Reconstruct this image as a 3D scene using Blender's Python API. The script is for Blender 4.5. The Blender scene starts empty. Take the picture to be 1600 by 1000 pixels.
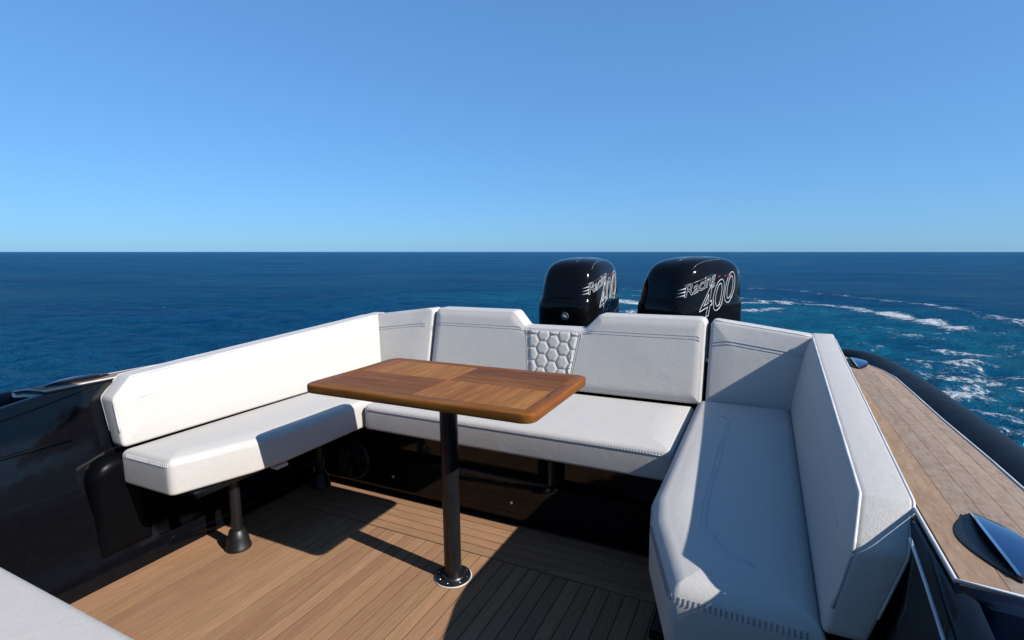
import bpy, math, random
import numpy as np
from mathutils import Matrix, Vector
from mathutils.bvhtree import BVHTree
from mathutils.geometry import intersect_line_line_2d

random.seed(7)
rng = np.random.default_rng(11)
SC = bpy.context.scene
COL = SC.collection

# ------------------------------------------------------------------ camera
F_PX = 810.36                                   # focal length in pixels of a 1600 px wide frame
CAM = Vector((0.988, 0.0, 1.18))
YAW, PITCH, ROLL = 0.456078, 0.127982, -0.012908   # of the camera in the boat's frame
SEA_PITCH = math.atan(106.7 / F_PX)                # of the camera over the sea


def cam_rot(y, p, r):
    base = Matrix(((1, 0, 0), (0, 0, -1), (0, 1, 0)))
    ry = Matrix(((math.cos(y), 0, math.sin(y)), (0, 1, 0), (-math.sin(y), 0, math.cos(y))))
    rx = Matrix(((1, 0, 0), (0, math.cos(p), -math.sin(p)), (0, math.sin(p), math.cos(p))))
    rz = Matrix(((math.cos(r), -math.sin(r), 0), (math.sin(r), math.cos(r), 0), (0, 0, 1)))
    return rz @ rx @ ry @ base


W2C = cam_rot(YAW, SEA_PITCH, 0.0)
HEEL = W2C.transposed() @ cam_rot(YAW, PITCH, ROLL)      # the boat lies slightly heeled on the water
BOAT = Matrix.Translation(CAM) @ HEEL.to_4x4() @ Matrix.Translation(-CAM)

cd = bpy.data.cameras.new('camera')
cd.sensor_width = 36.0
cd.lens = 36.0 * F_PX / 1600.0
cd.clip_start = 0.05
cd.clip_end = 30000
cam = bpy.data.objects.new('camera', cd)
COL.objects.link(cam)
cam.matrix_world = Matrix.Translation(CAM) @ (W2C.transposed() @ Matrix(((1, 0, 0), (0, -1, 0), (0, 0, -1)))).to_4x4()
SC.camera = cam

# ------------------------------------------------------------------ sky, sun, exposure
SUN = (HEEL @ Vector((1.020, -0.134, 0.748))).normalized()
wd = bpy.data.worlds.new('World')
SC.world = wd
wd.use_nodes = True
wn, wl = wd.node_tree.nodes, wd.node_tree.links
sky = wn.new('ShaderNodeTexSky')
sky.sky_type = 'NISHITA'
sky.sun_disc = False
sky.sun_elevation = math.asin(SUN.z)
sky.sun_rotation = math.atan2(SUN.x, SUN.y)
sky.air_density = 1.0
sky.dust_density = 0.3
sky.ozone_density = 6.0
grade = wn.new('ShaderNodeMix')
grade.data_type = 'RGBA'
grade.blend_type = 'MULTIPLY'
grade.inputs[0].default_value = 1.0
grade.inputs[7].default_value = (1.22, 2.28, 3.55, 1)
soft = wn.new('ShaderNodeGamma')
soft.inputs[1].default_value = 0.5
wl.new(sky.outputs[0], soft.inputs[0])
wl.new(soft.outputs[0], grade.inputs[6])
wl.new(grade.outputs[2], wn['Background'].inputs[0])
wn['Background'].inputs[1].default_value = 0.063

sl = bpy.data.lights.new('sun', 'SUN')
sl.energy = 5.0
sl.angle = math.radians(0.53)
sl.color = (1.0, 0.955, 0.9)
so = bpy.data.objects.new('sun', sl)
COL.objects.link(so)
so.rotation_euler = SUN.to_track_quat('Z', 'Y').to_euler()
so.location = (6, -3, 8)

vs = SC.view_settings
vs.view_transform = 'Standard'
vs.look = 'None'
vs.exposure = 0.66
vs.gamma = 1.0
vs.use_curve_mapping = False


# ------------------------------------------------------------------ materials
def mat(name, color=(.8, .8, .8), rough=.5, metal=0.0, spec=.5, coat=0.0, coat_rough=.05):
    m = bpy.data.materials.new(name)
    m.use_nodes = True
    b = m.node_tree.nodes['Principled BSDF']
    b.inputs['Base Color'].default_value = (*color, 1)
    b.inputs['Roughness'].default_value = rough
    b.inputs['Metallic'].default_value = metal
    b.inputs['Specular IOR Level'].default_value = spec
    b.inputs['Coat Weight'].default_value = coat
    b.inputs['Coat Roughness'].default_value = coat_rough
    return m, m.node_tree.nodes, m.node_tree.links, b


def node(n, kind, **kw):
    x = n.new(kind)
    for k, v in kw.items():
        if k.startswith('i_'):
            x.inputs[k[2:].replace('_', ' ')].default_value = v
        else:
            setattr(x, k, v)
    return x


def mixc(n, l, fac, a, b, blend='MIX'):
    x = n.new('ShaderNodeMix')
    x.data_type = 'RGBA'
    x.blend_type = blend
    for sock, v in ((x.inputs[0], fac), (x.inputs[6], a), (x.inputs[7], b)):
        if isinstance(v, bpy.types.NodeSocket):
            l.new(v, sock)
        elif isinstance(v, tuple):
            sock.default_value = (*v, 1)
        else:
            sock.default_value = v
    return x.outputs[2]


def maths(n, l, op, a, b=None, clamp=False):
    x = n.new('ShaderNodeMath')
    x.operation = op
    x.use_clamp = clamp
    for i, v in enumerate((a, b)):
        if v is None:
            continue
        if isinstance(v, bpy.types.NodeSocket):
            l.new(v, x.inputs[i])
        else:
            x.inputs[i].default_value = v
    return x.outputs[0]


def ramp(n, l, src, p0, p1, c0=(0, 0, 0), c1=(1, 1, 1)):
    x = n.new('ShaderNodeValToRGB')
    e = x.color_ramp.elements
    e[0].position, e[1].position = p0, p1
    e[0].color, e[1].color = (*c0, 1), (*c1, 1)
    l.new(src, x.inputs[0])
    return x.outputs[0]


def noise(n, l, vec, scale, detail=3, rough=.5, dist=0.0):
    x = node(n, 'ShaderNodeTexNoise', i_Scale=scale, i_Detail=detail, i_Roughness=rough, i_Distortion=dist)
    if vec is not None:
        l.new(vec, x.inputs['Vector'])
    return x.outputs['Fac']


def vinyl(name, color):
    m, n, l, b = mat(name, color, rough=.52, spec=.35)
    tc = n.new('ShaderNodeTexCoord')
    o = tc.outputs['Object']
    weave = noise(n, l, o, 520, 2, .7)
    soft = noise(n, l, o, 7.0, 3, .55, .6)
    fine = noise(n, l, o, 55.0, 3, .6)
    b1 = node(n, 'ShaderNodeBump', i_Strength=.07, i_Distance=.03)
    b2 = node(n, 'ShaderNodeBump', i_Strength=.35, i_Distance=.0016)
    b3 = node(n, 'ShaderNodeBump', i_Strength=.6, i_Distance=.0016)
    l.new(soft, b1.inputs['Height'])
    l.new(fine, b2.inputs['Height'])
    l.new(b1.outputs[0], b2.inputs['Normal'])
    l.new(weave, b3.inputs['Height'])
    l.new(b2.outputs[0], b3.inputs['Normal'])
    l.new(b3.outputs[0], b.inputs['Normal'])
    dirt = ramp(n, l, noise(n, l, o, 3.2, 5, .6), .3, .75)
    cl = mixc(n, l, dirt, tuple(c * .95 for c in color), color)
    cl = mixc(n, l, ramp(n, l, noise(n, l, o, 170, 3, .75), .35, .65), tuple(c * .90 for c in color), cl)
    l.new(cl, b.inputs['Base Color'])
    l.new(ramp(n, l, fine, .2, .8, (.46,) * 3, (.6,) * 3), b.inputs['Roughness'])
    return m


def teak(name, dark, light, axis, rough=.55, spread=.35, coat=0.0, stretch=14.0, scale=26.0, wear=None, blotch=.55):
    """wood with the grain running along `axis` (0 = x, 1 = y) in the object's own space"""
    m, n, l, b = mat(name, light, rough=rough, spec=.05, coat=coat, coat_rough=.18)
    tc = n.new('ShaderNodeTexCoord')
    inf = n.new('ShaderNodeObjectInfo')
    r = inf.outputs['Random']
    off = n.new('ShaderNodeCombineXYZ')
    l.new(maths(n, l, 'MULTIPLY', r, 37.0), off.inputs[0])
    l.new(maths(n, l, 'MULTIPLY', r, 91.0), off.inputs[1])
    l.new(maths(n, l, 'MULTIPLY', r, 53.0), off.inputs[2])
    add = n.new('ShaderNodeVectorMath')
    l.new(tc.outputs['Object'], add.inputs[0])
    l.new(off.outputs[0], add.inputs[1])
    mp = n.new('ShaderNodeMapping')
    s = [1.0, 1.0, 1.0]
    s[axis] = 1.0 / stretch
    mp.inputs['Scale'].default_value = s
    l.new(add.outputs[0], mp.inputs['Vector'])
    v = mp.outputs[0]
    grain = noise(n, l, v, scale * 4, 6, .62, .4)
    fibre = noise(n, l, v, scale * 14, 3, .6)
    big = noise(n, l, v, scale * .7, 3, .5, 1.2)
    c = mixc(n, l, ramp(n, l, grain, .34, .68), dark, light)
    c = mixc(n, l, maths(n, l, 'MULTIPLY', ramp(n, l, big, .4, .72), blotch), c, tuple(x * .74 for x in dark))
    c = mixc(n, l, maths(n, l, 'MULTIPLY', ramp(n, l, fibre, .55, .75), .35), c, tuple(x * .6 for x in dark))
    tint = node(n, 'ShaderNodeHueSaturation')
    l.new(maths(n, l, 'ADD', maths(n, l, 'MULTIPLY', r, spread), 1.0 - spread / 2), tint.inputs['Value'])
    r2 = maths(n, l, 'FRACT', maths(n, l, 'MULTIPLY', r, 17.31))
    l.new(maths(n, l, 'ADD', maths(n, l, 'MULTIPLY', r2, .012), .494), tint.inputs['Hue'])
    l.new(c, tint.inputs['Color'])
    c = tint.outputs[0]
    if wear:
        patch = ramp(n, l, noise(n, l, tc.outputs['Object'], 46.0, 6, .72), .40, .66)
        c = mixc(n, l, maths(n, l, 'MULTIPLY', patch, .7), c, wear)
    l.new(c, b.inputs['Base Color'])
    l.new(ramp(n, l, grain, .2, .8, (rough + .1,) * 3, (rough - .08,) * 3), b.inputs['Roughness'])
    bp = node(n, 'ShaderNodeBump', i_Strength=.3, i_Distance=.0012)
    l.new(grain, bp.inputs['Height'])
    l.new(bp.outputs[0], b.inputs['Normal'])
    return m


def gloss(name, color, rough=.12, spec=.5, coat=.0, uneven=.004):
    m, n, l, b = mat(name, color, rough=rough, spec=spec, coat=coat)
    tc = n.new('ShaderNodeTexCoord')
    o = tc.outputs['Object']
    bp = node(n, 'ShaderNodeBump', i_Strength=.2, i_Distance=uneven)
    l.new(noise(n, l, o, 9, 2), bp.inputs['Height'])
    l.new(bp.outputs[0], b.inputs['Normal'])
    dust = ramp(n, l, noise(n, l, o, 38, 6, .7), .45, .8)
    l.new(mixc(n, l, maths(n, l, 'MULTIPLY', dust, .35), color, tuple(c * 1.8 + .002 for c in color)), b.inputs['Base Color'])
    l.new(ramp(n, l, noise(n, l, o, 14, 5, .6), .3, .8, (rough * .7,) * 3, (rough * 1.5 + .01,) * 3), b.inputs['Roughness'])
    return m


def grainy(name, color, rough=.6, scale=160, dist=.0015, spec=.4, metal=0.0):
    m, n, l, b = mat(name, color, rough=rough, spec=spec, metal=metal)
    tc = n.new('ShaderNodeTexCoord')
    f = noise(n, l, tc.outputs['Object'], scale, 4, .65)
    bp = node(n, 'ShaderNodeBump', i_Strength=.3, i_Distance=dist)
    l.new(f, bp.inputs['Height'])
    l.new(bp.outputs[0], b.inputs['Normal'])
    g = noise(n, l, tc.outputs['Object'], scale * .06, 4, .6)
    l.new(mixc(n, l, ramp(n, l, g, .3, .75), tuple(c * .8 for c in color), tuple(min(1, c * 1.2) for c in color)), b.inputs['Base Color'])
    l.new(ramp(n, l, g, .25, .8, (max(.03, rough - .1),) * 3, (min(1, rough + .12),) * 3), b.inputs['Roughness'])
    return m


M = {}
M['vinyl'] = vinyl('white_vinyl', (.435, .414, .388))
M['piping'] = grainy('piping_vinyl', (.47, .46, .44), .5, 200, .0006)
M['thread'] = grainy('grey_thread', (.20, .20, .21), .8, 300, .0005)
M['thread_mid'] = grainy('mid_thread', (.33, .325, .32), .8, 300, .0005)
M['thread_light'] = grainy('pale_thread', (.46, .46, .47), .8, 300, .0005)
M['gelcoat'] = gloss('black_gelcoat', (.0028, .003, .0042), .06, .30)
M['navy'] = gloss('navy_gelcoat', (.004, .007, .018), .12, .35)
M['cowl'] = gloss('black_cowl_paint', (.003, .003, .0035), .06, .16, 0.0, .0015)
M['blackmetal'] = grainy('black_powder_coat', (.008, .008, .009), .32, 220, .0006)
M['blackplastic'] = grainy('black_plastic', (.006, .006, .0065), .45, 200, .0006)
M['rubber'] = grainy('black_rubber', (.005, .006, .009), .5, 240, .0012, .14)
M['steel'] = grainy('polished_steel', (.62, .63, .65), .12, 60, .0003, .5, 1.0)
M['sky_tint_steel'] = grainy('sky_tinted_steel', (.20, .26, .36), .06, 30, .0002, .5, 1.0)  # blue of the reflected sky put into the colour of the polished metal
M['crease'] = grainy('glint_emblem_grey', (.06, .06, .065), .25, 120, .0003)  # grey that carries the glint on the creases; plain colour on the emblem rim
M['badge'] = grainy('badge_silver', (.16, .155, .175), .4, 120, .0003)
M['satin'] = grainy('satin_black', (.002, .0021, .0028), .30, 120, .0003, .06)
M['caulk'] = grainy('dark_caulk', (.018, .014, .011), .8, 200, .0006)
M['trim'] = grainy('pale_trim', (.46, .46, .46), .45, 200, .0006)
M['seam'] = grainy('pale_seam', (.175, .128, .096), .7, 200, .0006)
M['print'] = grainy('silver_print', (.40, .41, .43), .4, 120, .0003)
M['red'] = grainy('red_print', (.16, .008, .014), .4, 120, .0003)
FD, FL = (.225, .126, .070), (.292, .167, .095)
M['floor_y'] = teak('floor_teak_lengthwise', FD, FL, 1, .6, .22, blotch=.25)
M['floor_x'] = teak('floor_teak_athwart', FD, FL, 0, .6, .22, blotch=.25)
M['deck'] = teak('weathered_deck_teak', (.172, .118, .086), (.255, .182, .137), 1, .65, .16, stretch=5, scale=40, wear=(.235,.20,.168))
M['deck_tan'] = teak('tan_deck_teak', (.200, .130, .088), (.282, .188, .132), 1, .65, .12, stretch=5, scale=40)
M['table_x'] = teak('table_teak_sheen_dark', (.105, .035, .007), (.180, .065, .014), 0, .42, .34, .0)  # quadrants of one teak: sheen across the grain put into dark and light colours
M['table_y'] = teak('table_teak_sheen_light', (.185, .071, .015), (.30, .125, .030), 1, .42, .30, .0)
M['table_bx'] = teak('table_border_lengthwise', (.118, .041, .009), (.190, .073, .018), 0, .42, .2, .0)
M['table_by'] = teak('table_border_athwart', (.118, .041, .009), (.190, .073, .018), 1, .42, .2, .0)


# ------------------------------------------------------------------ objects
def tag(o, label=None, cat=None, group=None, kind=None):
    for k, v in (('label', label), ('category', cat), ('group', group), ('kind', kind)):
        if v:
            o[k] = v
    return o


def thing(name, label, cat, base=(0, 0, 0), group=None):
    o = bpy.data.objects.new(name, None)
    COL.objects.link(o)
    o.empty_display_size = .1
    o.matrix_world = BOAT @ Matrix.Translation(base)
    o['_base'] = list(base)
    return tag(o, label, cat, group)


def base_of(o):
    while o is not None and '_base' not in o:
        o = o.parent
    return Vector(o['_base']) if o else Vector((0, 0, 0))


def mesh_data(name, verts, faces, smooth=True):
    me = bpy.data.meshes.new(name)
    me.from_pydata([tuple(v) for v in verts], [], faces)
    me.update()
    if smooth:
        me.polygons.foreach_set('use_smooth', [True] * len(me.polygons))
    return me


def part(name, vf, material, parent, smooth=True, label=None, angle=None):
    """one mesh under `parent`; vf = (verts, faces) in the boat's frame"""
    b = base_of(parent)
    me = mesh_data(name, [Vector(v) - b for v in vf[0]], vf[1], smooth)
    if angle is not None and hasattr(me, 'set_sharp_from_angle'):
        me.set_sharp_from_angle(angle=math.radians(angle))
    me.materials.append(M[material])
    o = bpy.data.objects.new(name, me)
    COL.objects.link(o)
    o.parent = parent
    if label:
        o['label'] = label
    return o


def place(name, me, loc, parent, rot=(0, 0, 0), scale=(1, 1, 1)):
    """another piece that shares mesh data; loc in the boat's frame"""
    o = bpy.data.objects.new(name, me)
    COL.objects.link(o)
    o.parent = parent
    o.location = Vector(loc) - base_of(parent)
    o.rotation_euler = rot
    o.scale = scale
    return o


def join(*vfs):
    V, Fc = [], []
    for v, f in vfs:
        k = len(V)
        V += [tuple(x) for x in v]
        Fc += [tuple(i + k for i in q) for q in f]
    return V, Fc


def box(x0, x1, y0, y1, z0, z1, c=0.0):
    """box, its top edges chamfered by c"""
    V = [(x0, y0, z0), (x1, y0, z0), (x1, y1, z0), (x0, y1, z0)]
    if c <= 0:
        V += [(x0, y0, z1), (x1, y0, z1), (x1, y1, z1), (x0, y1, z1)]
        return V, [(3, 2, 1, 0), (0, 1, 5, 4), (1, 2, 6, 5), (2, 3, 7, 6), (3, 0, 4, 7), (4, 5, 6, 7)]
    V += [(x0, y0, z1 - c), (x1, y0, z1 - c), (x1, y1, z1 - c), (x0, y1, z1 - c)]
    V += [(x0 + c, y0 + c, z1), (x1 - c, y0 + c, z1), (x1 - c, y1 - c, z1), (x0 + c, y1 - c, z1)]
    Fc = [(3, 2, 1, 0)]
    for k in (0, 4):
        for i in range(4):
            j = (i + 1) % 4
            Fc.append((k + i, k + j, k + 4 + j, k + 4 + i))
    return V, Fc + [(8, 9, 10, 11)]


def tube(pts, r, seg=10, closed=False, caps=True):
    pts = [Vector(p) for p in pts]
    n = len(pts)
    V, Fc = [], []
    up = None
    for i, p in enumerate(pts):
        a = pts[(i - 1) % n] if (i or closed) else pts[0]
        b = pts[(i + 1) % n] if (i < n - 1 or closed) else pts[-1]
        t = (b - a).normalized()
        if up is None:
            up = t.orthogonal().normalized()
        up = (up - t * up.dot(t))
        up = up.normalized() if up.length > 1e-6 else t.orthogonal().normalized()
        s = t.cross(up)
        rr = r[i] if isinstance(r, (list, tuple)) else r
        for k in range(seg):
            q = 2 * math.pi * k / seg
            V.append(p + (up * math.cos(q) + s * math.sin(q)) * rr)
    m = n if closed else n - 1
    for i in range(m):
        j = (i + 1) % n
        for k in range(seg):
            k2 = (k + 1) % seg
            Fc.append((i * seg + k, i * seg + k2, j * seg + k2, j * seg + k))
    if caps and not closed:
        Fc.append(tuple(range(seg - 1, -1, -1)))
        Fc.append(tuple((n - 1) * seg + k for k in range(seg)))
    return V, Fc


def lathe(prof, c, seg=32, axis='z'):
    """prof: (radius, height) from bottom to top about a vertical axis at c (or along -y)"""
    V, Fc = [], []
    for r, h in prof:
        for k in range(seg):
            q = 2 * math.pi * k / seg
            a, b = r * math.cos(q), r * math.sin(q)
            V.append((c[0] + a, c[1] + b, c[2] + h) if axis == 'z' else (c[0] + a, c[1] - h, c[2] + b))
    for i in range(len(prof) - 1):
        for k in range(seg):
            k2 = (k + 1) % seg
            Fc.append((i * seg + k, i * seg + k2, (i + 1) * seg + k2, (i + 1) * seg + k))
    Fc.append(tuple(range(seg - 1, -1, -1)))
    Fc.append(tuple((len(prof) - 1) * seg + k for k in range(seg)))
    return V, Fc


def area2(p):
    return sum(p[i][0] * p[(i + 1) % len(p)][1] - p[(i + 1) % len(p)][0] * p[i][1] for i in range(len(p)))


class Poly(list):
    pass


def corner_inset(pts, d):
    n, out = len(pts), []
    for i in range(n):
        p, a, b = Vector(pts[i]), Vector(pts[i - 1]), Vector(pts[(i + 1) % n])
        e0, e1 = (p - a).normalized(), (b - p).normalized()
        n0, n1 = Vector((-e0.y, e0.x)), Vector((-e1.y, e1.x))
        m = (n0 + n1).normalized()
        out.append(tuple(p + m * (d / max(.3, m.dot(n0)))))
    return out


def round_poly(pts, radii, step=.03, arc=7, counts=None):
    """polygon with rounded corners, its sides sampled every `step`"""
    n = len(pts)
    if not isinstance(radii, (list, tuple)):
        radii = [radii] * n
    pts, radii = [tuple(p) for p in pts], list(radii)
    if area2(pts) < 0:
        pts, radii = pts[::-1], radii[::-1]
    arcs = []
    for i in range(n):
        p, a, b = Vector(pts[i]), Vector(pts[i - 1]), Vector(pts[(i + 1) % n])
        da, db = (a - p), (b - p)
        la, lb = da.length, db.length
        da.normalize()
        db.normalize()
        ang = math.acos(max(-1, min(1, da.dot(db))))
        d = min(radii[i] / max(math.tan(ang / 2), 1e-4), la * .48, lb * .48)
        p0, p1 = p + da * d, p + db * d
        arcs.append([p0 * (1 - t) ** 2 + p * 2 * t * (1 - t) + p1 * t * t for t in (k / arc for k in range(arc + 1))])
    if counts is None:
        counts = [max(1, int((arcs[(i + 1) % n][0] - arcs[i][-1]).length / step)) for i in range(n)]
    res = Poly()
    for i in range(n):
        res += [tuple(p) for p in arcs[i]]
        a, b = arcs[i][-1], arcs[(i + 1) % n][0]
        for j in range(1, counts[i]):
            res.append(tuple(a + (b - a) * (j / counts[i])))
    res.pts, res.radii, res.counts, res.arc = pts, radii, counts, arc
    return res


def turn(pts, i):
    p, a, b = Vector(pts[i]), Vector(pts[i - 1]), Vector(pts[(i + 1) % len(pts)])
    return (p.x - a.x) * (b.y - p.y) - (p.y - a.y) * (b.x - p.x)


def inset(poly, d):
    if hasattr(poly, 'pts'):
        rr = [max(.003, r - d) if turn(poly.pts, i) > 0 else r + d for i, r in enumerate(poly.radii)]
        return round_poly(corner_inset(poly.pts, d), rr, 1, poly.arc, poly.counts)
    n = len(poly)
    out = []
    for i in range(n):
        p, a, b = Vector(poly[i]), Vector(poly[i - 1]), Vector(poly[(i + 1) % n])
        e0, e1 = (p - a).normalized(), (b - p).normalized()
        n0, n1 = Vector((-e0.y, e0.x)), Vector((-e1.y, e1.x))
        m = n0 + n1
        m = m.normalized() if m.length > 1e-6 else n0
        out.append(tuple(p + m * (d / max(.45, m.dot(n0)))))
    return out


def slab(poly, w0, w1, rf, rb, crown=0.0, fn=None, crown_d=.10, seg=5):
    """upholstered slab: 2-D outline, from depth w0 (back) to w1 (front), both rims rounded, face crowned"""
    rings = []
    for k in range(seg, 0, -1):
        q = math.pi / 2 * k / seg
        rings.append((rb * (1 - math.cos(q)), w0 + rb - rb * math.sin(q)))
    rings.append((0, w0 + rb))
    rings.append((0, (w0 + w1) / 2))
    for k in range(seg + 1):
        q = math.pi / 2 * k / seg
        s = crown * .12 * k / seg
        rings.append((rf * (1 - math.cos(q)), w1 - rf + rf * math.sin(q) + s))
    if crown > 0:
        for t in (.08, .2, .36, .55, .78, 1.0):
            rings.append((rf + crown_d * t, w1 + crown * (.12 + .88 * (1 - (1 - t) ** 2))))
    V, Fc = [], []
    n = len(poly)
    for d, w in rings:
        for p in (inset(poly, d) if d > 0 else poly):
            V.append((p[0], p[1], w))
    for i in range(len(rings) - 1):
        for k in range(n):
            k2 = (k + 1) % n
            Fc.append((i * n + k, i * n + k2, (i + 1) * n + k2, (i + 1) * n + k))
    Fc.append(tuple(range(n - 1, -1, -1)))
    Fc.append(tuple((len(rings) - 1) * n + k for k in range(n)))
    if fn:
        V = [fn(*v) for v in V]
    return V, Fc


def flip(vf):
    return vf[0], [tuple(reversed(f)) for f in vf[1]]


def along(pts, step):
    """points every `step` along a polyline, with tangents"""
    out, acc = [], 0.0
    for a, b in zip(pts[:-1], pts[1:]):
        a, b = Vector(a), Vector(b)
        L = (b - a).length
        if L < 1e-9:
            continue
        t = (b - a) / L
        s = acc
        while s < L:
            out.append((a + t * s, t))
            s += step
        acc = s - L
    return out


def dashes(pts, normal, step, length, width, cross=True, lift=.0015):
    """a row of stitches along a polyline lying on a surface with the given normal"""
    res = []
    for p, t in along(pts, step):
        nrm = Vector(normal(p, t) if callable(normal) else normal).normalized()
        s = t.cross(nrm).normalized()
        a, b = (s, t) if cross else (t, s)
        c = p + nrm * lift
        V = [c + a * (sx * length / 2) + b * (sy * width / 2) + nrm * (h) for h in (-.003, .0012) for sx, sy in ((-1, -1), (1, -1), (1, 1), (-1, 1))]
        res.append((V, [(3, 2, 1, 0), (4, 5, 6, 7), (0, 1, 5, 4), (1, 2, 6, 5), (2, 3, 7, 6), (3, 0, 4, 7)]))
    return join(*res)


# ================================================================== the sea
SEA_Z = -0.85
CAMH = CAM.z - SEA_Z


def sea_point(u, v):
    d = W2C.transposed() @ Vector(((u - 800) / F_PX, (v - 500) / F_PX, 1.0))
    t = (SEA_Z - CAM.z) / d.z
    p = CAM + d * t
    return np.array((p.x, p.y))


def build_sea():
    fine = np.linspace(-1.15, 1.15, 620)
    rest = np.linspace(1.15, 2 * math.pi - 1.15, 90)[1:-1]
    ang = np.concatenate([fine, rest])
    phi = [math.atan((v - 393.3) / F_PX) for v in np.arange(1000, 395.0, -1.3)]
    rad = [0.4, .8, 1.3] + [CAMH / math.tan(p) for p in phi if CAMH / math.tan(p) > 1.5]
    r = rad[-1]
    while r < 9000:
        r *= 1.25
        rad.append(r)
    rad = np.array(rad)
    heading = YAW                                    # view direction turned left of +y by YAW
    dirx = np.sin(ang - heading)
    diry = np.cos(ang - heading)
    X = CAM.x + rad[:, None] * dirx[None, :]
    Y = CAM.y + rad[:, None] * diry[None, :]
    dr = np.gradient(rad)
    Z = np.zeros_like(X)
    wr = np.random.default_rng(5)
    for i in range(90):
        lam = 0.20 * (2.0 / .20) ** wr.random()
        th = math.radians(112) + wr.normal(0, .48)
        amp = .0080 * lam ** .75 * (.5 + wr.random())
        k = 2 * math.pi / lam
        kx, ky = k * math.cos(th), k * math.sin(th)
        fade = np.clip(1.6 - 3.6 * np.maximum(dr, rad * .004) / lam, 0, 1)[:, None]
        ph = kx * X + ky * Y + wr.random() * 6.28
        Z += amp * fade * (np.sin(ph) + .25 * np.sin(2 * ph + .6))
    Z *= np.clip(rad / 5.0, .25, 1)[:, None]
    # wake: where the water is churned (air) and where foam lines run (foam)
    lines = [
        ([(1150, 450), (1230, 452), (1290, 459), (1350, 466), (1400, 471), (1460, 478), (1510, 487), (1560, 497), (1640, 512), (1750, 535)], .50, 1.0),
        ([(1150, 474), (1200, 472), (1260, 474), (1310, 479), (1360, 487), (1410, 495), (1450, 504), (1490, 513)], .42, 1.0),
        ([(1000, 462), (1060, 462), (1150, 466), (1230, 468)], .6, .8),
        ([(955, 452), (985, 452), (1010, 455)], .5, .9),
        ([(955, 470), (985, 472), (1010, 476)], .4, .9),
        ([(955, 488), (985, 488), (1010, 491)], .35, .9),
        ([(1160, 486), (1240, 483), (1290, 488)], .3, .75),
        ([(620, 421), (700, 429), (780, 437), (850, 446)], .55, .75),
        ([(1440, 545), (1480, 551), (1530, 558)], .22, .9),
        ([(1370, 515), (1450, 530), (1560, 520), (1640, 525)], .5, .55),
        ([(1480, 590), (1530, 595), (1590, 592), (1650, 600)], .30, .85),
        ([(1450, 600), (1520, 604)], .16, .85),
        ([(1490, 622), (1540, 618), (1560, 632)], .16, .9),
        ([(1400, 563), (1470, 570), (1540, 574)], .25, .7),
        ([(1515, 637), (1590, 638), (1650, 640)], .18, .75),
        ([(1535, 652), (1570, 660), (1610, 668)], .13, .95),
        ([(1570, 675), (1600, 680), (1650, 690)], .14, .8),
        ([(1225, 535), (1290, 535), (1330, 538)], .22, .6),
        ([(1500, 500), (1560, 530), (1640, 560)], .6, .55),
        ([(1430, 560), (1560, 600), (1700, 660)], .6, .42),
    ]
    foam = np.zeros_like(X)
    for q, (pts, w, s) in enumerate(lines):
        s *= .84 if q >= 8 else 1.0
        P = np.array([sea_point(*p) for p in pts])
        best = np.full(X.shape, 1e9)
        for a, b in zip(P[:-1], P[1:]):
            d = b - a
            t = np.clip(((X - a[0]) * d[0] + (Y - a[1]) * d[1]) / (d @ d), 0, 1)
            dist = np.hypot(X - a[0] - t * d[0], Y - a[1] - t * d[1])
            best = np.minimum(best, dist)
        foam = np.maximum(foam, s * np.exp(-(best / (1.7 * w)) ** 2))
    mid = np.array([sea_point(*p) for p in [(930, 470), (1080, 480), (1250, 500), (1400, 540), (1520, 620), (1600, 760)]])
    best = np.full(X.shape, 1e9)
    for a, b in zip(mid[:-1], mid[1:]):
        d = b - a
        t = np.clip(((X - a[0]) * d[0] + (Y - a[1]) * d[1]) / (d @ d), 0, 1)
        best = np.minimum(best, np.hypot(X - a[0] - t * d[0], Y - a[1] - t * d[1]))
    air = np.exp(-(best / 5.5) ** 2)
    foam = np.clip(foam * .72 + .37 * air, 0, 1)
    Z += foam * .02
    nr, na = X.shape
    V = np.stack([X - CAM.x, Y - CAM.y, Z], -1).reshape(-1, 3)
    i = np.arange(nr - 1)[:, None] * na
    j = np.arange(na)[None, :]
    j2 = (j + 1) % na
    Fq = np.stack([i + j, i + na + j, i + na + j2, i + j2], -1).reshape(-1, 4)[:, ::-1]
    me = bpy.data.meshes.new('sea')
    nv, nf = len(V), len(Fq)
    me.vertices.add(nv)
    me.vertices.foreach_set('co', V.astype(np.float32).ravel())
    me.loops.add(nf * 4)
    me.loops.foreach_set('vertex_index', Fq.astype(np.int32).ravel())
    me.polygons.add(nf)
    me.polygons.foreach_set('loop_start', (np.arange(nf) * 4).astype(np.int32))
    me.polygons.foreach_set('loop_total', np.full(nf, 4, np.int32))
    me.polygons.foreach_set('use_smooth', np.ones(nf, bool))
    me.update(calc_edges=True)
    me.validate()
    for nm, arr in (('foam', foam), ('air', air)):
        at = me.attributes.new(nm, 'FLOAT', 'POINT')
        at.data.foreach_set('value', arr.astype(np.float32).ravel())
    if me.polygons[nf // 2].normal.z < 0:
        me.flip_normals()
    o = bpy.data.objects.new('sea', me)
    COL.objects.link(o)
    o.location = (CAM.x, CAM.y, SEA_Z)
    tag(o, 'deep blue rippled sea with a curling white wake', 'sea', None, 'structure')
    m, n, l, b = mat('sea_water', (.004, .05, .11), rough=.12, spec=.07)
    b.inputs['IOR'].default_value = 1.333
    tc = n.new('ShaderNodeTexCoord')
    v = tc.outputs['Object']
    turn_ = node(n, 'ShaderNodeMapping')
    turn_.inputs['Rotation'].default_value = (0, 0, -.40)
    l.new(v, turn_.inputs['Vector'])
    mp = node(n, 'ShaderNodeMapping')
    mp.inputs['Scale'].default_value = (1.0, 2.4, 1.0)
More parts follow.
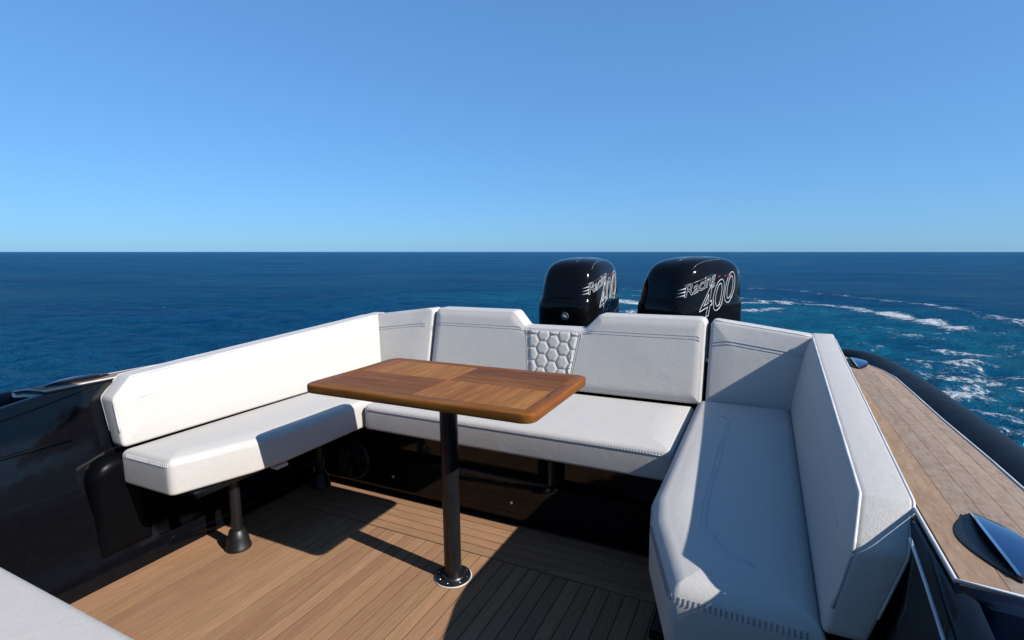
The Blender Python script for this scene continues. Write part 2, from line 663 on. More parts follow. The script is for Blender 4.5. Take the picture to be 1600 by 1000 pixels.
    l.new(turn_.outputs[0], mp.inputs['Vector'])
    n1 = noise(n, l, mp.outputs[0], 1.5, 7, .68, 0.0)
    n2 = noise(n, l, mp.outputs[0], 7.0, 4, .62, 0.0)
    n3 = noise(n, l, mp.outputs[0], .12, 4, .6)
    bp1 = node(n, 'ShaderNodeBump', i_Strength=1.0, i_Distance=.38)
    bp2 = node(n, 'ShaderNodeBump', i_Strength=1.0, i_Distance=.085)
    l.new(n1, bp1.inputs['Height'])
    l.new(n2, bp2.inputs['Height'])
    l.new(bp1.outputs[0], bp2.inputs['Normal'])
    l.new(bp2.outputs[0], b.inputs['Normal'])
    b.inputs['Specular IOR Level'].default_value = 0.0
    fr = node(n, 'ShaderNodeFresnel', i_IOR=1.333)
    l.new(bp2.outputs[0], fr.inputs['Normal'])
    gl = node(n, 'ShaderNodeBsdfGlossy', i_Roughness=.06)
    l.new(bp2.outputs[0], gl.inputs['Normal'])
    mx = n.new('ShaderNodeMixShader')
    l.new(b.outputs[0], mx.inputs[1])
    l.new(gl.outputs[0], mx.inputs[2])
    l.new(mx.outputs[0], n['Material Output'].inputs['Surface'])
    af = node(n, 'ShaderNodeAttribute', attribute_name='foam').outputs['Fac']
    aa = node(n, 'ShaderNodeAttribute', attribute_name='air').outputs['Fac']
    water = mixc(n, l, ramp(n, l, n3, .35, .7), (.002, .046, .130), (.003, .067, .140))
    churn = maths(n, l, 'MULTIPLY', aa, ramp(n, l, noise(n, l, v, .55, 4, .6, .8), .25, .75))
    water = mixc(n, l, maths(n, l, 'MULTIPLY', churn, .8), water, (.004, .142, .215))
    na = noise(n, l, v, 8.0, 8, .82, .3)
    nb = noise(n, l, v, 1.1, 4, .6, .4)
    sa = maths(n, l, 'MULTIPLY', maths(n, l, 'SUBTRACT', na, .5), 1.9)
    sb = maths(n, l, 'MULTIPLY', maths(n, l, 'SUBTRACT', nb, .5), 1.25)
    f = maths(n, l, 'ADD', af, maths(n, l, 'ADD', sa, sb))
    mask = ramp(n, l, maths(n, l, 'MULTIPLY', f, maths(n, l, 'GREATER_THAN', af, .02)), .80, 1.0)
    mask = maths(n, l, 'MULTIPLY', mask, .92)
    l.new(mixc(n, l, mask, water, (.66, .69, .71)), b.inputs['Base Color'])
    # a rough sea never mirrors fully at grazing angles; foam does not mirror at all
    refl = maths(n, l, 'DIVIDE', fr.outputs[0], maths(n, l, 'ADD', 1.0, maths(n, l, 'MULTIPLY', fr.outputs[0], 3.6)))
    wind = node(n, 'ShaderNodeMapping')
    wind.inputs['Scale'].default_value = (.35, 1.0, 1.0)
    l.new(turn_.outputs[0], wind.inputs['Vector'])
    gust = maths(n, l, 'ADD', noise(n, l, wind.outputs[0], .16, 7, .68), maths(n, l, 'MULTIPLY', noise(n, l, wind.outputs[0], .012, 4, .6), .6))
    refl = maths(n, l, 'MULTIPLY', refl, ramp(n, l, gust, .52, 1.05, (.25,) * 3, (1.5,) * 3))
    l.new(maths(n, l, 'MULTIPLY', refl, maths(n, l, 'SUBTRACT', 1.0, mask)), mx.inputs[0])
    me.materials.append(m)


build_sea()

# ================================================================== cockpit floor
FLOOR = bpy.data.objects.new('cockpit_floor', mesh_data('cockpit_floor', *box(-1.13, 1.13, -1.6, 1.935, -.03, -.0014), smooth=False))
COL.objects.link(FLOOR)
FLOOR.matrix_world = BOAT
FLOOR['_base'] = [0, 0, 0]
FLOOR.data.materials.append(M['caulk'])
tag(FLOOR, 'teak planked cockpit floor between the seats', 'floor', None, 'structure')

PW, GAP = .052, .0034
xs = np.arange(-1.118, 1.10, PW)
long_plank = {}
for i, x in enumerate(xs):
    cuts = [-1.55, -.6 + .9 * random.random(), 1.655]
    for a, b_ in zip(cuts[:-1], cuts[1:]):
        L = round((b_ - a) * 20) / 20
        vf = box(-PW / 2 + GAP / 2, PW / 2 - GAP / 2, a + .001, b_ - .001, -.006, random.uniform(-.0003, .0002), .0003)
        me = mesh_data('plank', vf[0], vf[1], False)
        me.materials.append(M['floor_y'])
        place('plank', me, (x + PW / 2, 0, 0), FLOOR)
for k in range(5):
    y = 1.658 + k * PW
    cuts = [-1.118, -.5 + .5 * random.random(), .3 + .5 * random.random(), 1.118]
    for a, b_ in zip(cuts[:-1], cuts[1:]):
        vf = box(a + .001, b_ - .001, GAP / 2, PW - GAP / 2, -.006, random.uniform(-.0003, .0002), .0003)
        me = mesh_data('plank', vf[0], vf[1], False)
        me.materials.append(M['floor_x'])
        place('plank', me, (0, y, 0), FLOOR)

# ================================================================== the boat itself
BT = thing('motor_boat', 'black motor boat with teak side decks and a black rubber tube along its side', 'boat', (0, 1.0, 0))


def zdeck(y):
    return .727


def zdk(f):
    """height across the cambered deck, f = 0 inboard .. 1 outboard"""
    return .727 - .027 * f * f


# outer edge of the starboard teak deck as (x, y)
OUT = [(1.472, .862), (1.471, 1.05), (1.469, 1.222), (1.466, 1.354), (1.463, 1.483), (1.457, 1.633), (1.450, 1.795), (1.444, 2.084), (1.437, 2.332), (1.414, 2.462), (1.380, 2.56), (1.345, 2.635), (1.30, 2.69), (1.26, 2.72)]
TUBE = [(1.545, -1.6), (1.545, -.6), (1.545, .4), (1.545, 1.2), (1.543, 1.77), (1.522, 2.168), (1.508, 2.482), (1.467, 2.85), (1.42, 2.985), (1.345, 3.05), (1.22, 3.09), (1.05, 3.10)]


def strip(rows):
    """rows of equal length -> quads"""
    n = len(rows[0])
    V = [p for r in rows for p in r]
    Fc = [(i * n + k, i * n + k + 1, (i + 1) * n + k + 1, (i + 1) * n + k) for i in range(len(rows) - 1) for k in range(n - 1)]
    return V, Fc


def offset_line(pts, d):
    out = []
    for i, p in enumerate(pts):
        a = Vector(pts[max(0, i - 1)])
        b = Vector(pts[min(len(pts) - 1, i + 1)])
        t = (b - a).normalized()
        out.append((p[0] + t.y * d, p[1] - t.x * d))
    return out


def thick(rows, t):
    """a sheet given as rows of points, thickened downwards by t"""
    V, Fc = strip(rows)
    n, m = len(rows[0]), len(rows)
    k = len(V)
    V2 = [(v[0], v[1], v[2] - t) for v in V]
    F2 = [tuple(reversed([i + k for i in f])) for f in Fc]
    bd = [i for i in range(n)] + [j * n + n - 1 for j in range(1, m)] + [(m - 1) * n + i for i in range(n - 2, -1, -1)] + [j * n for j in range(m - 2, 0, -1)]
    side = [(bd[i], bd[i - 1], bd[i - 1] + k, bd[i] + k) for i in range(len(bd))]
    return V + V2, Fc + F2 + side


def side(s, where):
    """one side of the boat; s = +1 on the right of the picture, -1 on the left"""
    mir = (lambda p: (s * p[0], p[1], p[2]))

    def mk(name, vf, m_, parent, smooth=True, label=None, angle=None):
        v = [mir(p) for p in vf[0]]
        f = vf[1] if s > 0 else [tuple(reversed(q)) for q in vf[1]]
        return part(name, (v, f), m_, parent, smooth, label, angle)

    # inner wall from the floor up to the coaming
    ys = [-1.6, -.8, -.2, .3, .6, .74, .8, .84, .862, 1.0, 1.3, 1.6, 2.0, 2.3, 2.6, 2.72]
    rows = []
    for y in ys:
        zt = zdeck(y) - .012 if y >= .85 else .715 - .10 * min(1, max(0, (.85 - y) / .6))
        rows.append([(1.116, y, -.02), (1.116, y, .085), (1.128, y, .10), (1.135, y, .26), (1.165, y, .40), (1.215, y, .60), (1.232, y, zt), (1.246, y, zt + .004), (1.26, y, zt)])
    mk('inner_wall', flip(thick(rows, .001)), 'gelcoat', BT, True, None, 40)
    # a faint moulded rib along the wall
    mk('wall_rib', tube([(1.197, y, .53 + .02 * y) for y in (-1.2, -.4, .2, .6, .9)], .006, 8), 'gelcoat', BT)
    # teak deck: strips between the inner edge and the curved outer edge
    inner = [(1.246, p[1]) for p in OUT]
    inner[-1] = (1.246, 2.72)
    bounds = [0.0, .235, .43, .62, .81, .985]
    base_rows = [[(i_[0] + (o_[0] - i_[0]) * f, i_[1], zdk(f) - .0007) for f in (0, .25, .5, .75, 1)] for i_, o_ in zip(inner, OUT)]
    deck = mk('side_deck', flip(thick(base_rows, .05)), 'seam', BT, False)
    for q, (f0, f1) in enumerate(zip(bounds[:-1], bounds[1:])):
        e = .002
        rws = []
        for i_, o_ in zip(inner, OUT):
            a = [i_[0] + (o_[0] - i_[0]) * (f0 + e), i_[1], 0]
            c = [i_[0] + (o_[0] - i_[0]) * (f1 - e), i_[1], 0]
            rws.append([(a[0], a[1], zdk(f0)), ((a[0] + c[0]) / 2, a[1], zdk((f0 + f1) / 2)), (c[0], c[1], zdk(f1))])
        mk('plank', flip(thick(rws, .0006)), 'deck_tan' if q == 0 else 'deck', deck, False)
    # pale bead round the deck
    bead = [(1.240, 2.65, zdeck(2.25)), (1.240, .858, zdeck(.858)), (1.36, .858, zdk(.5)), (1.474, .858, zdk(1.0))]
    mk('edge_trim', tube(bead, .0032, 8), 'trim', deck)
    mk('outer_bead', tube([(p[0] + .002, p[1], zdk(1)) for p in OUT], .0028, 8), 'trim', deck)
    # end of the raised deck, facing forward
    rows = []
    for x, zz in ((1.238, .0), (1.30, -.002), (1.37, -.008), (1.44, -.02), (1.475, -.027), (1.53, -.07)):
        rows.append([(x, .856, zdeck(.86) - .004 + zz), (x, .850, .70 + zz), (x, .835, .55), (x, .80, .30), (x, .79, .0)])
    mk('deck_end', flip(thick(rows, .001)), 'navy', BT, True)
    # rubber tube
    tp = [(p[0], p[1], .602 - .10 * max(0, min(p[1], 3.2) - 2.95)) for p in TUBE]
    # densify
    tpd = []
    for a, b_ in zip(tp[:-1], tp[1:]):
        for k in range(4):
            t = k / 4
            tpd.append(tuple(a[i] + (b_[i] - a[i]) * t for i in range(3)))
    for _ in range(3):
        tpd = [tpd[0]] + [tuple((tpd[i - 1][k] + 2 * tpd[i][k] + tpd[i + 1][k]) / 4 for k in range(3)) for i in range(1, len(tpd) - 1)] + [tpd[-1]]
    rt = mk('rubber_tube', tube(tpd, .088, 28), 'rubber', BT)
    mk('deck_fascia', thick([[(p[0] - .002, p[1], zdk(1) - .003), (p[0] + .012, p[1], .66), (p[0] + .02, p[1], .56)] for p in OUT], .001), 'rubber', BT)
    mk('rub_strake', tube([(p[0] + .088, p[1], p[2] - .035) for p in tpd[:-24]], .012, 8), 'blackplastic', rt)
    # hull skin under the tube, down into the water
    rows = []
    for y, k in ((-1.6, 1.03), (.3, 1.03), (1.4, 1.03), (2.1, 1.01), (2.5, 1.0), (2.9, .96), (3.05, .9), (3.3, .88), (3.75, .87)):
        zt = .60 if y < 2.6 else (.5 if y < 2.95 else .22)
        rows.append([(1.44 * k, y, zt), (1.42 * k, y, .15), (1.32 * k, y, -.35), (1.0 * k, y, -1.0), (0, y, -1.45)])
    mk('hull', thick(rows, .001), 'navy', BT, True)
    return deck


DECK_R = side(1, 'right')
DECK_L = side(-1, 'left')

# stern: bulkhead behind the sofa, swim platform, engine well
part('stern_bulkhead', join(box(-1.24, 1.24, 2.56, 2.64, -.3, .66)), 'gelcoat', BT, False)
part('swim_platform', join(box(-1.2, 1.2, 2.64, 3.55, .06, .12, .01), box(-1.15, 1.15, 3.5, 3.7, -.9, .118, .01)), 'navy', BT, False)

# panel under the aft seat, with ledge, plinth, fittings
PANEL_Y = 1.924
rows = [[(x, PANEL_Y + .012, -.005), (x, PANEL_Y + .010, .034), (x, PANEL_Y, .038), (x, PANEL_Y + .006, .20), (x, PANEL_Y + .030, .212), (x, PANEL_Y + .034, .232), (x, PANEL_Y + .014, .245), (x, PANEL_Y + .02, .345)] for x in np.linspace(-1.12, 1.12, 12)]
panel = part('seat_front_panel', thick(rows, .001), 'gelcoat', BT, True, None, 30)
for (x, z) in ((-.620, .097), (.031, .098)):
    part('drain_plug', lathe([(.0075, -.002), (.0085, .002), (.0065, .0045), (.003, .005)], (x, PANEL_Y + .002, z), 16, 'y'), 'steel', panel)
sp = part('loudspeaker', lathe([(.102, -.004), (.104, .004), (.100, .011), (.092, .013), (.086, .008), (.070, .002), (.03, -.004), (.028, .006), (.012, .010), (.002, .011)], (-.864, PANEL_Y + .002, .150), 40, 'y'), 'blackplastic', panel)
part('grille_ring', tube([(-.864 + .094 * math.cos(q), PANEL_Y - .012, .150 + .094 * math.sin(q)) for q in np.linspace(0, 2 * math.pi, 41)[:-1]], .0030, 6, True), 'blackmetal', sp)
for k in range(6):
    q = 2 * math.pi * k / 6 + .3
    d = Vector((math.cos(q), 0, math.sin(q)))
    c = Vector((-.864, PANEL_Y - .013, .150))
    part('grille_spoke', tube([c + d * .02, c + d * .092], [.006, .004], 6), 'blackplastic', sp)

# seat carriers under the cushions
part('seat_carrier', box(-.70, .70, 1.895, 2.50, .335, .352, .004), 'gelcoat', BT, False)
for s in (-1, 1):
    xs_ = sorted((s * .79, s * 1.16))
    part('seat_carrier', box(xs_[0], xs_[1], 1.07, 2.46, .330, .350, .004), 'gelcoat', BT, False)
    # moulded arm that carries the near end of the bench
    poly = round_poly([(.905, .09), (1.10, .09), (1.10, .462), (.905, .462)], [.02, .01, .03, .13], .03)
    arm = slab(poly, 1.112, 1.215, .045, .005, 0, lambda u, v, w, s=s: (s * (1.215 + 1.112 - w), u, v))
    part('seat_arm', arm if s < 0 else flip(arm), 'satin', BT, True, None, 50)
    # board behind the near end of the backrest
    poly = round_poly([(.985, .47), (1.30, .47), (1.30, .700), (1.05, .700), (.985, .650)], .01, .05)
    brd = slab(poly, 1.232, 1.258, .004, .004, 0, lambda u, v, w, s=s: (s * (1.232 + 1.258 - w - .018 * (v > .6) * 0), u, v))
    part('backrest_board', brd if s < 0 else flip(brd), 'gelcoat', BT, True, None, 40)


def bench_leg(x, y, zt, where):
    lg = part('bench_leg', lathe([(.0215, .06), (.0215, zt)], (x, y, 0), 20), 'blackmetal', BT, True, None, 40)
    part('foot', lathe([(.049, .0), (.049, .008), (.046, .012), (.040, .045), (.030, .078), (.022, .084)], (x, y, 0), 28), 'blackplastic', lg, True, None, 40)
    part('top_plate', box(x - .045, x + .045, y - .045, y + .045, zt, zt + .008, .002), 'blackmetal', lg, False)
    return lg


bench_leg(-.905, 1.289, .322, 'left')
bench_leg(.905, 1.289, .322, 'right')
bench_leg(-1.03, 1.85, .322, 'left')
lg = part('bench_leg', lathe([(.022, .232), (.022, .335)], (.235, 1.90, 0), 16), 'blackmetal', BT, True, None, 40)
rail = part('foot_rail', tube([(-.35, 1.895, .222), (-.1, 1.893, .222), (.19, 1.893, .222), (.235, 1.905, .222)], .010, 10), 'blackmetal', BT)


# unseen roof and posts, added over the helm to hold back sky light
blocker = part('added_sky_blocker', slab(round_poly([(-.80, -2.2), (.80, -2.2), (.76, .72), (-.76, .72)], .18, .08), 2.02, 2.09, .03, .02), 'gelcoat', BT)
for sx in (-1, 1):
    for y_ in (-1.9, -.75):
        part('sky_blocker_post', tube([(sx * .98, y_, .0), (sx * .95, y_ + .05, 1.2), (sx * .74, y_ + .15, 2.03)], .03, 12), 'blackmetal', BT)


for s in (-1, 1):
    part('wall_trim', tube([(s * 1.219, 1.00, .708), (s * 1.219, .90, .690), (s * 1.218, .804, .671), (s * 1.214, .5, .62), (s * 1.205, .1, .57)], .0026, 8), 'trim' if s > 0 else 'blackmetal', BT)
part('seat_latch', box(-.80, -.765, 1.385, 1.44, .318, .333, .003), 'trim', BT, False)


# pop-up cleats let into the teak
def cleat(s, y0, parent, zoff):
    cx, L, Wd = 1.320, .104, .044
    n = 24
    top = []
    lens = lambda q: Wd * max(.0, 1 - abs(q) ** 1.8)
    qs = [-math.cos(a_) for a_ in np.linspace(0, math.pi, n + 1)]
    poly = [(cx + lens(q), y0 + L * q) for q in qs] + [(cx - lens(q), y0 + L * q) for q in qs[::-1][1:-1]]
    z = zdk(.35) + .003

    def mk(name, vf, m_, par, smooth=True):
        v = [(s * p[0], p[1], p[2]) for p in vf[0]]
        f = vf[1] if s > 0 else [tuple(reversed(q)) for q in vf[1]]
        return part(name, (v, f), m_, par, smooth, None, 40)

    cl = mk('cleat', slab(poly, z - .004, z + .002, .001, .001), 'blackplastic', parent)
    # mirror-polished arched cover
    rws = []
    for k in range(19):
        y = y0 - L * .93 + 2 * L * .93 * k / 18
        q = (y - y0) / L
        half = lens(q)
        arch = .011 * max(0.0, 1 - q * q)
        x0 = cx - half * .10 - .004 * (1 - q * q)
        x1 = cx + half * 1.0
        rws.append([(x0 + (x1 - x0) * t, y, z + .004 + arch * (1 - .55 * t * t)) for t in np.linspace(0, 1, 7)])
    mk('cleat_cover', flip(thick(rws, .0035)), 'sky_tint_steel', cl)
    mk('cleat_lip', tube([(r[0][0], r[0][1], r[0][2]) for r in rws], .0022, 6), 'steel', cl)
    return cl


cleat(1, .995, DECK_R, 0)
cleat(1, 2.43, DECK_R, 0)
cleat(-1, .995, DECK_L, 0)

# ================================================================== cushions
SEAT_TOP, SEAT_BOT = .470, .352


def fillet_normal(v):
    return lambda p: v


def side_seat(s, label):
    pts = [(.838, 1.012), (1.118, 1.008), (1.118, 2.455), (.728, 2.455), (.728, 1.40), (.748, 1.275)]
    poly = round_poly(pts, [.03, .012, .01, .012, .12, .05], .02)
    t = thing('seat_cushion', label, 'cushion', (s * .93, 1.7, SEAT_BOT))

    def mp(u, v, w):
        return (s * u, v, w)

    top_z, rf = (.509, .048) if s > 0 else (.484, .030)
    vf = slab(poly, SEAT_BOT, top_z, rf, .012, .007, mp, .06, 9)
    body = part('cushion_body', vf if s > 0 else flip(vf), 'vinyl', t)
    al = math.radians(20)
    ring = inset(poly, rf * (1 - math.cos(al)))
    ids = [i for i, p in enumerate(ring) if p[0] < 1.095 and p[1] < 2.42]
    k0 = next(i for i in ids if (i - 1) % len(ring) not in ids)
    path = []
    while k0 in ids:
        path.append((s * ring[k0][0], ring[k0][1], top_z - rf + rf * math.sin(al)))
        k0 = (k0 + 1) % len(ring)

    def nrm(p, q):
        return Vector((q.y * s * math.cos(al), -q.x * s * math.cos(al), math.sin(al)))

    near = [p for p in path if p[1] < 1.30]
    far = [p for p in path if p[1] >= 1.28]
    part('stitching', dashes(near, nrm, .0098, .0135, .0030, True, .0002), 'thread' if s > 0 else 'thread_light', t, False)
    part('front_stitching', dashes(far, nrm, .0098, .012, .0026, True, .0001), 'thread_light', t, False)
    # double seam across the sitting surface
    for off, nm in (((0, 'seam'), (.012, 'seam')) if s > 0 else ()):
        ln = [(1.10, 1.13 + off), (.99, 1.14 + off), (.93 + off * .4, 1.17 + off), (.87 + off, 1.27 + off * .5), (.862 + off, 1.36), (.865 + off, 1.6), (.87 + off, 1.9), (.878 + off, 2.13 - off), (.865 + off * .5, 2.19 - off), (.83, 2.20 - off)]
        V3 = []
        for (x, y) in ln:
            d = min(x - .728, 1.118 - x, y - 1.01)
            rise = rf - math.sqrt(max(0, rf * rf - max(0, rf - d) ** 2))
            tt = max(0, min(1, (d - rf) / .06))
            V3.append((s * x, y, top_z - rise + .007 * (.12 + .88 * (1 - (1 - tt) ** 2)) + .0006))
        part(nm, tube(V3, .0014, 6), 'thread_light', body)
    return t


side_seat(-1, 'white seat cushion of the bench on the left, mostly in sun, above the cone-footed leg')
side_seat(1, 'white seat cushion of the bench on the right, mostly in blue shade')

# aft seat
t = thing('seat_cushion', 'long white aft seat cushion behind the table, between the two side benches', 'cushion', (0, 2.1, SEAT_BOT))
poly = round_poly([(-.716, 1.842), (.716, 1.842), (.716, 2.455), (-.716, 2.455)], [.03, .03, .01, .01], .025)
part('cushion_body', slab(poly, SEAT_BOT, SEAT_TOP - .002, .022, .012, .014, None, .11, 7), 'vinyl', t)
ln = [(x, 1.8475, SEAT_TOP - .014) for x in np.linspace(-.69, .69, 40)]
part('stitching', dashes(ln, (0, -.72, .69), .0115, .017, .0045), 'thread', t, False)
for dy, dz in ((-.0058, -.0065), (.0085, .0068)):
    part('seam', tube([(x, 1.8475 + dy, SEAT_TOP - .014 + dz) for x in np.linspace(-.69, .69, 20)], .0016, 6), 'thread_light', t)


# backrests
def side_back(s, label):
    t = thing('corner_backrest', label, 'backrest', (s * 1.16, 1.9, .48))
    z0 = .487
    T = .088

    def xin(v):
        return 1.106 + (v - .49) * .205

    top = lambda y: .738 + .054 * (y - 1.093)
    pts = [(1.013, z0), (2.53, z0 - .008), (2.60, top(2.53) + .004), (1.088, top(1.088)), (1.013, .668)]
    poly = round_poly(pts, [.02, .015, .02, .022, .03], .03)
    # the section is thinner low down
    def mp(u, v, w):
        k = max(0.0, min(1.0, (v - z0) / .22))
        th = .070 + .018 * k
        return (s * (xin(v) + (T - w) / T * th), u, v)
    vf = slab(poly, 0, T, .014, .012, .010, mp, .07, 6)
    side_ = part('side_section', vf if s < 0 else flip(vf), 'vinyl', t)
    # piping round the inner and outer top edges
    edge = inset(poly, .0025)
    run = [p for p in edge if (p[0] < 2.5 and p[1] > top(p[0]) - .012) or (p[0] < 1.087 and p[1] > .51)]
    run.sort(key=lambda p: (-p[0] if p[1] > .70 and p[0] > 1.03 else -1.03 + (.70 - p[1])))
    part('piping', tube([mp(p[0], p[1], T - .0035) for p in run], .0034, 8), 'piping', side_)
    part('piping', tube([mp(p[0], p[1], .0045) for p in run], .0030, 8), 'piping', side_)
    ln = [mp(u, top(u) - .082, T + .0098) for u in np.linspace(1.10, 2.47, 24)]
    part('seam', tube(ln, .0013, 6), 'thread_light', side_)
    # corner section, across the stern
    pts = [(.762, .480), (1.215, .480), (1.228, .808), (.768, .866)]
    poly = round_poly(pts, [.012, .01, .02, .028], .03)

    def mc(u, v, w):
        y = 2.437 + .25 * (v - .474) - .05 * max(0, (u - .90)) * max(0.0, (v - .474) / .35)
        return (s * u, y + (.10 - w), v)

    vf = slab(poly, 0, .10, .016, .014, .010, mc, .12, 6)
    cs = part('corner_section', vf if s > 0 else flip(vf), 'vinyl', t)
    for dz in (0, .0135):
        ln = [mc(u, .866 - (u - .768) * .125 - .082 - dz, .1095) for u in np.linspace(.80, 1.16, 10)]
        part('seam', tube(ln, .0013, 6), 'thread_mid', cs)
    ln = [mc(u, .8625 - (u - .768) * .125, .094) for u in np.linspace(.79, 1.165, 12)]
    part('piping', tube(ln, .0034, 8), 'piping', cs)
    return t


side_back(-1, 'white backrest on the left, in full sun, with its near top corner cut off')
side_back(1, 'white backrest on the right beside the teak deck, its inner face in shade')

t = thing('aft_backrest', 'white aft backrest with a notch in its top edge above a quilted honeycomb panel', 'backrest', (0, 2.5, .48))
pts = [(-.748, .480), (.748, .480), (.750, .868), (.238, .868), (.165, .791), (-.165, .791), (-.238, .868), (-.750, .868)]
poly = round_poly(pts, [.014, .014, .035, .045, .03, .03, .045, .035], .025)


def mb(u, v, w):
    return (u, 2.437 + .25 * (v - .474) + (.10 - w), v)


body = part('cushion_body', slab(poly, 0, .10, .017, .014, .009, mb, .035, 6), 'vinyl', t)
W1 = .1092
for s in (-1, 1):
    for dz in (0, .0135):
        part('seam', tube([mb(s * u, .787 - dz, W1) for u in np.linspace(.172, .735, 16)], .0014, 6), 'thread_mid', body)
    for du in (0, .011):
        part('seam', tube([mb(s * (.147 + du - .040 * k), .782 - .27 * k, W1) for k in np.linspace(0, 1, 8)], .0014, 6), 'thread_mid', body)
part('seam', tube([mb(u, .782, W1) for u in np.linspace(-.147, .147, 8)], .0014, 6), 'thread_light', body)


def clip_poly(poly, a, b):
    """keep the part of a convex polygon left of the line a->b"""
    out = []
    f = lambda p: (b[0] - a[0]) * (p[1] - a[1]) - (b[1] - a[1]) * (p[0] - a[0])
    for i in range(len(poly)):
        p, q = poly[i - 1], poly[i]
        fp, fq = f(p), f(q)
        if (fp >= 0) != (fq >= 0):
            k = fp / (fp - fq)
            out.append((p[0] + (q[0] - p[0]) * k, p[1] + (q[1] - p[1]) * k))
        if fq >= 0:
            out.append(q)
    return out


R6 = .0385
trap = [(-.103, .505), (.103, .505), (.139, .774), (-.139, .774)]
for col_ in range(-4, 5):
    for row in range(-2, 9):
        cx = col_ * R6 * 1.5 + .006
        cy = .54 + row * R6 * math.sqrt(3) + (R6 * math.sqrt(3) / 2 if col_ % 2 else 0) - .02
        h = [(cx + R6 * .985 * math.cos(math.pi / 3 * k), cy + R6 * .985 * math.sin(math.pi / 3 * k)) for k in range(6)]
        for k in range(4):
            if h:
                h = clip_poly(h, trap[k], trap[(k + 1) % 4])
        if not h or abs(area2(h)) < 6e-4:
            continue
        pad = round_poly(h, .010, .012, 3)
        d = min(.011, .2 * math.sqrt(abs(area2(h))))
        part('quilted_pad', slab(pad, W1 - .004, W1 + .0035, .0045, .001, .0042, mb, d, 3), 'vinyl', t)

# near cushion in the corner of the picture
t = thing('lounger_cushion', 'pale cushion of the forward seat cropped by the bottom left corner', 'cushion', (-.3, .1, .42))
poly = round_poly([(-1.02, -.75), (.22, -.75), (.22, .478), (-1.02, .478)], .05, .03)
body = part('cushion_body', slab(poly, .40, .497, .028, .015, .008, None, .10, 6), 'vinyl', t)
part('seam', tube([(x, .335, .5048) for x in np.linspace(-.98, .18, 20)], .0014, 6), 'thread_light', body)
part('seam', tube([(x, .323, .5048) for x in np.linspace(-.98, .18, 20)], .0014, 6), 'thread_light', body)
fs = part('forward_seat_base', join(box(-1.0, .2, -.73, .44, .0, .40, .004)), 'gelcoat', BT, False)

# ================================================================== table
TB = thing('dining_table', 'teak table with basket-weave top on a single black post', 'table', (0, 1.4945, 0))
TX, TY0, TY1, TZ0, TZ1 = .432, 1.248, 1.748, .713, .742
BW = .042
outl = round_poly([(-TX, TY0), (TX, TY0), (TX, TY1), (-TX, TY1)], .040, .03, 8)
core = part('tabletop', slab(inset(outl, .006), TZ0 + .004, TZ1 - .008, .004, .004), 'table_bx', TB, True, None, 45)


# border frame: rounded outside, square inside, four mitred lengths
def border(i):
    xi, y0i, y1i = TX - BW, TY0 + BW, TY1 - BW
    cen = (0, (TY0 + TY1) / 2)
    corners = [(-xi, y0i), (xi, y0i), (xi, y1i), (-xi, y1i)]
    oc = [(-TX, TY0), (TX, TY0), (TX, TY1), (-TX, TY1)]
    a, b_ = corners[i], corners[(i + 1) % 4]
    A, B_ = oc[i], oc[(i + 1) % 4]
    # outline points that belong to this length
    pts = []
    for p in outl:
        ok = []
        for q, Q in ((a, A), (b_, B_)):
            ok.append((Q[0] - q[0]) * (p[1] - q[1]) - (Q[1] - q[1]) * (p[0] - q[0]))
        if ok[0] >= -1e-9 and ok[1] <= 1e-9:
            e = Vector(B_) - Vector(A)
            d = Vector(p) - Vector(a)
            if d.x * e.y - d.y * e.x > -1e-9:
                pts.append((d.dot(e), p))
    e = Vector(B_) - Vector(A)
    for q, Q in ((a, A), (b_, B_)):              # exact mitre points on the rounded outline
        for k in range(len(outl)):
            p0, p1 = Vector(outl[k - 1]), Vector(outl[k])
            f0 = (Q[0] - q[0]) * (p0.y - q[1]) - (Q[1] - q[1]) * (p0.x - q[0])
            f1 = (Q[0] - q[0]) * (p1.y - q[1]) - (Q[1] - q[1]) * (p1.x - q[0])
            if f0 * f1 < 0:
                p = p0 + (p1 - p0) * (f0 / (f0 - f1))
                if (p - Vector(Q)).length < .06:
                    pts.append(((p - Vector(a)).dot(e), tuple(p)))
    pts.sort()
    pts = [p for _, p in pts]
    rows = []
    n = len(pts)
    for k, p in enumerate(pts):
        t = k / (n - 1)
        q = Vector(a) + (Vector(b_) - Vector(a)) * t
        d = (Vector(p) - q)
        ln_ = d.length
        d = d / ln_
        prof = [(0, TZ0), (ln_ - .004, TZ0), (ln_ - .0012, TZ0 + .0012), (ln_, TZ0 + .004), (ln_, TZ1 - .007), (ln_ - .0012, TZ1 - .003), (ln_ - .0035, TZ1 - .0010), (ln_ - .007, TZ1), (.0012, TZ1), (0, TZ1 - .001)]
        rows.append([(q.x + d.x * r_, q.y + d.y * r_, z) for r_, z in prof])
    vf = strip(rows)
    return vf


for i in range(4):
    vf = border(i)
    part('border_strip', vf, 'table_bx' if i % 2 == 0 else 'table_by', core, True, None, 50)

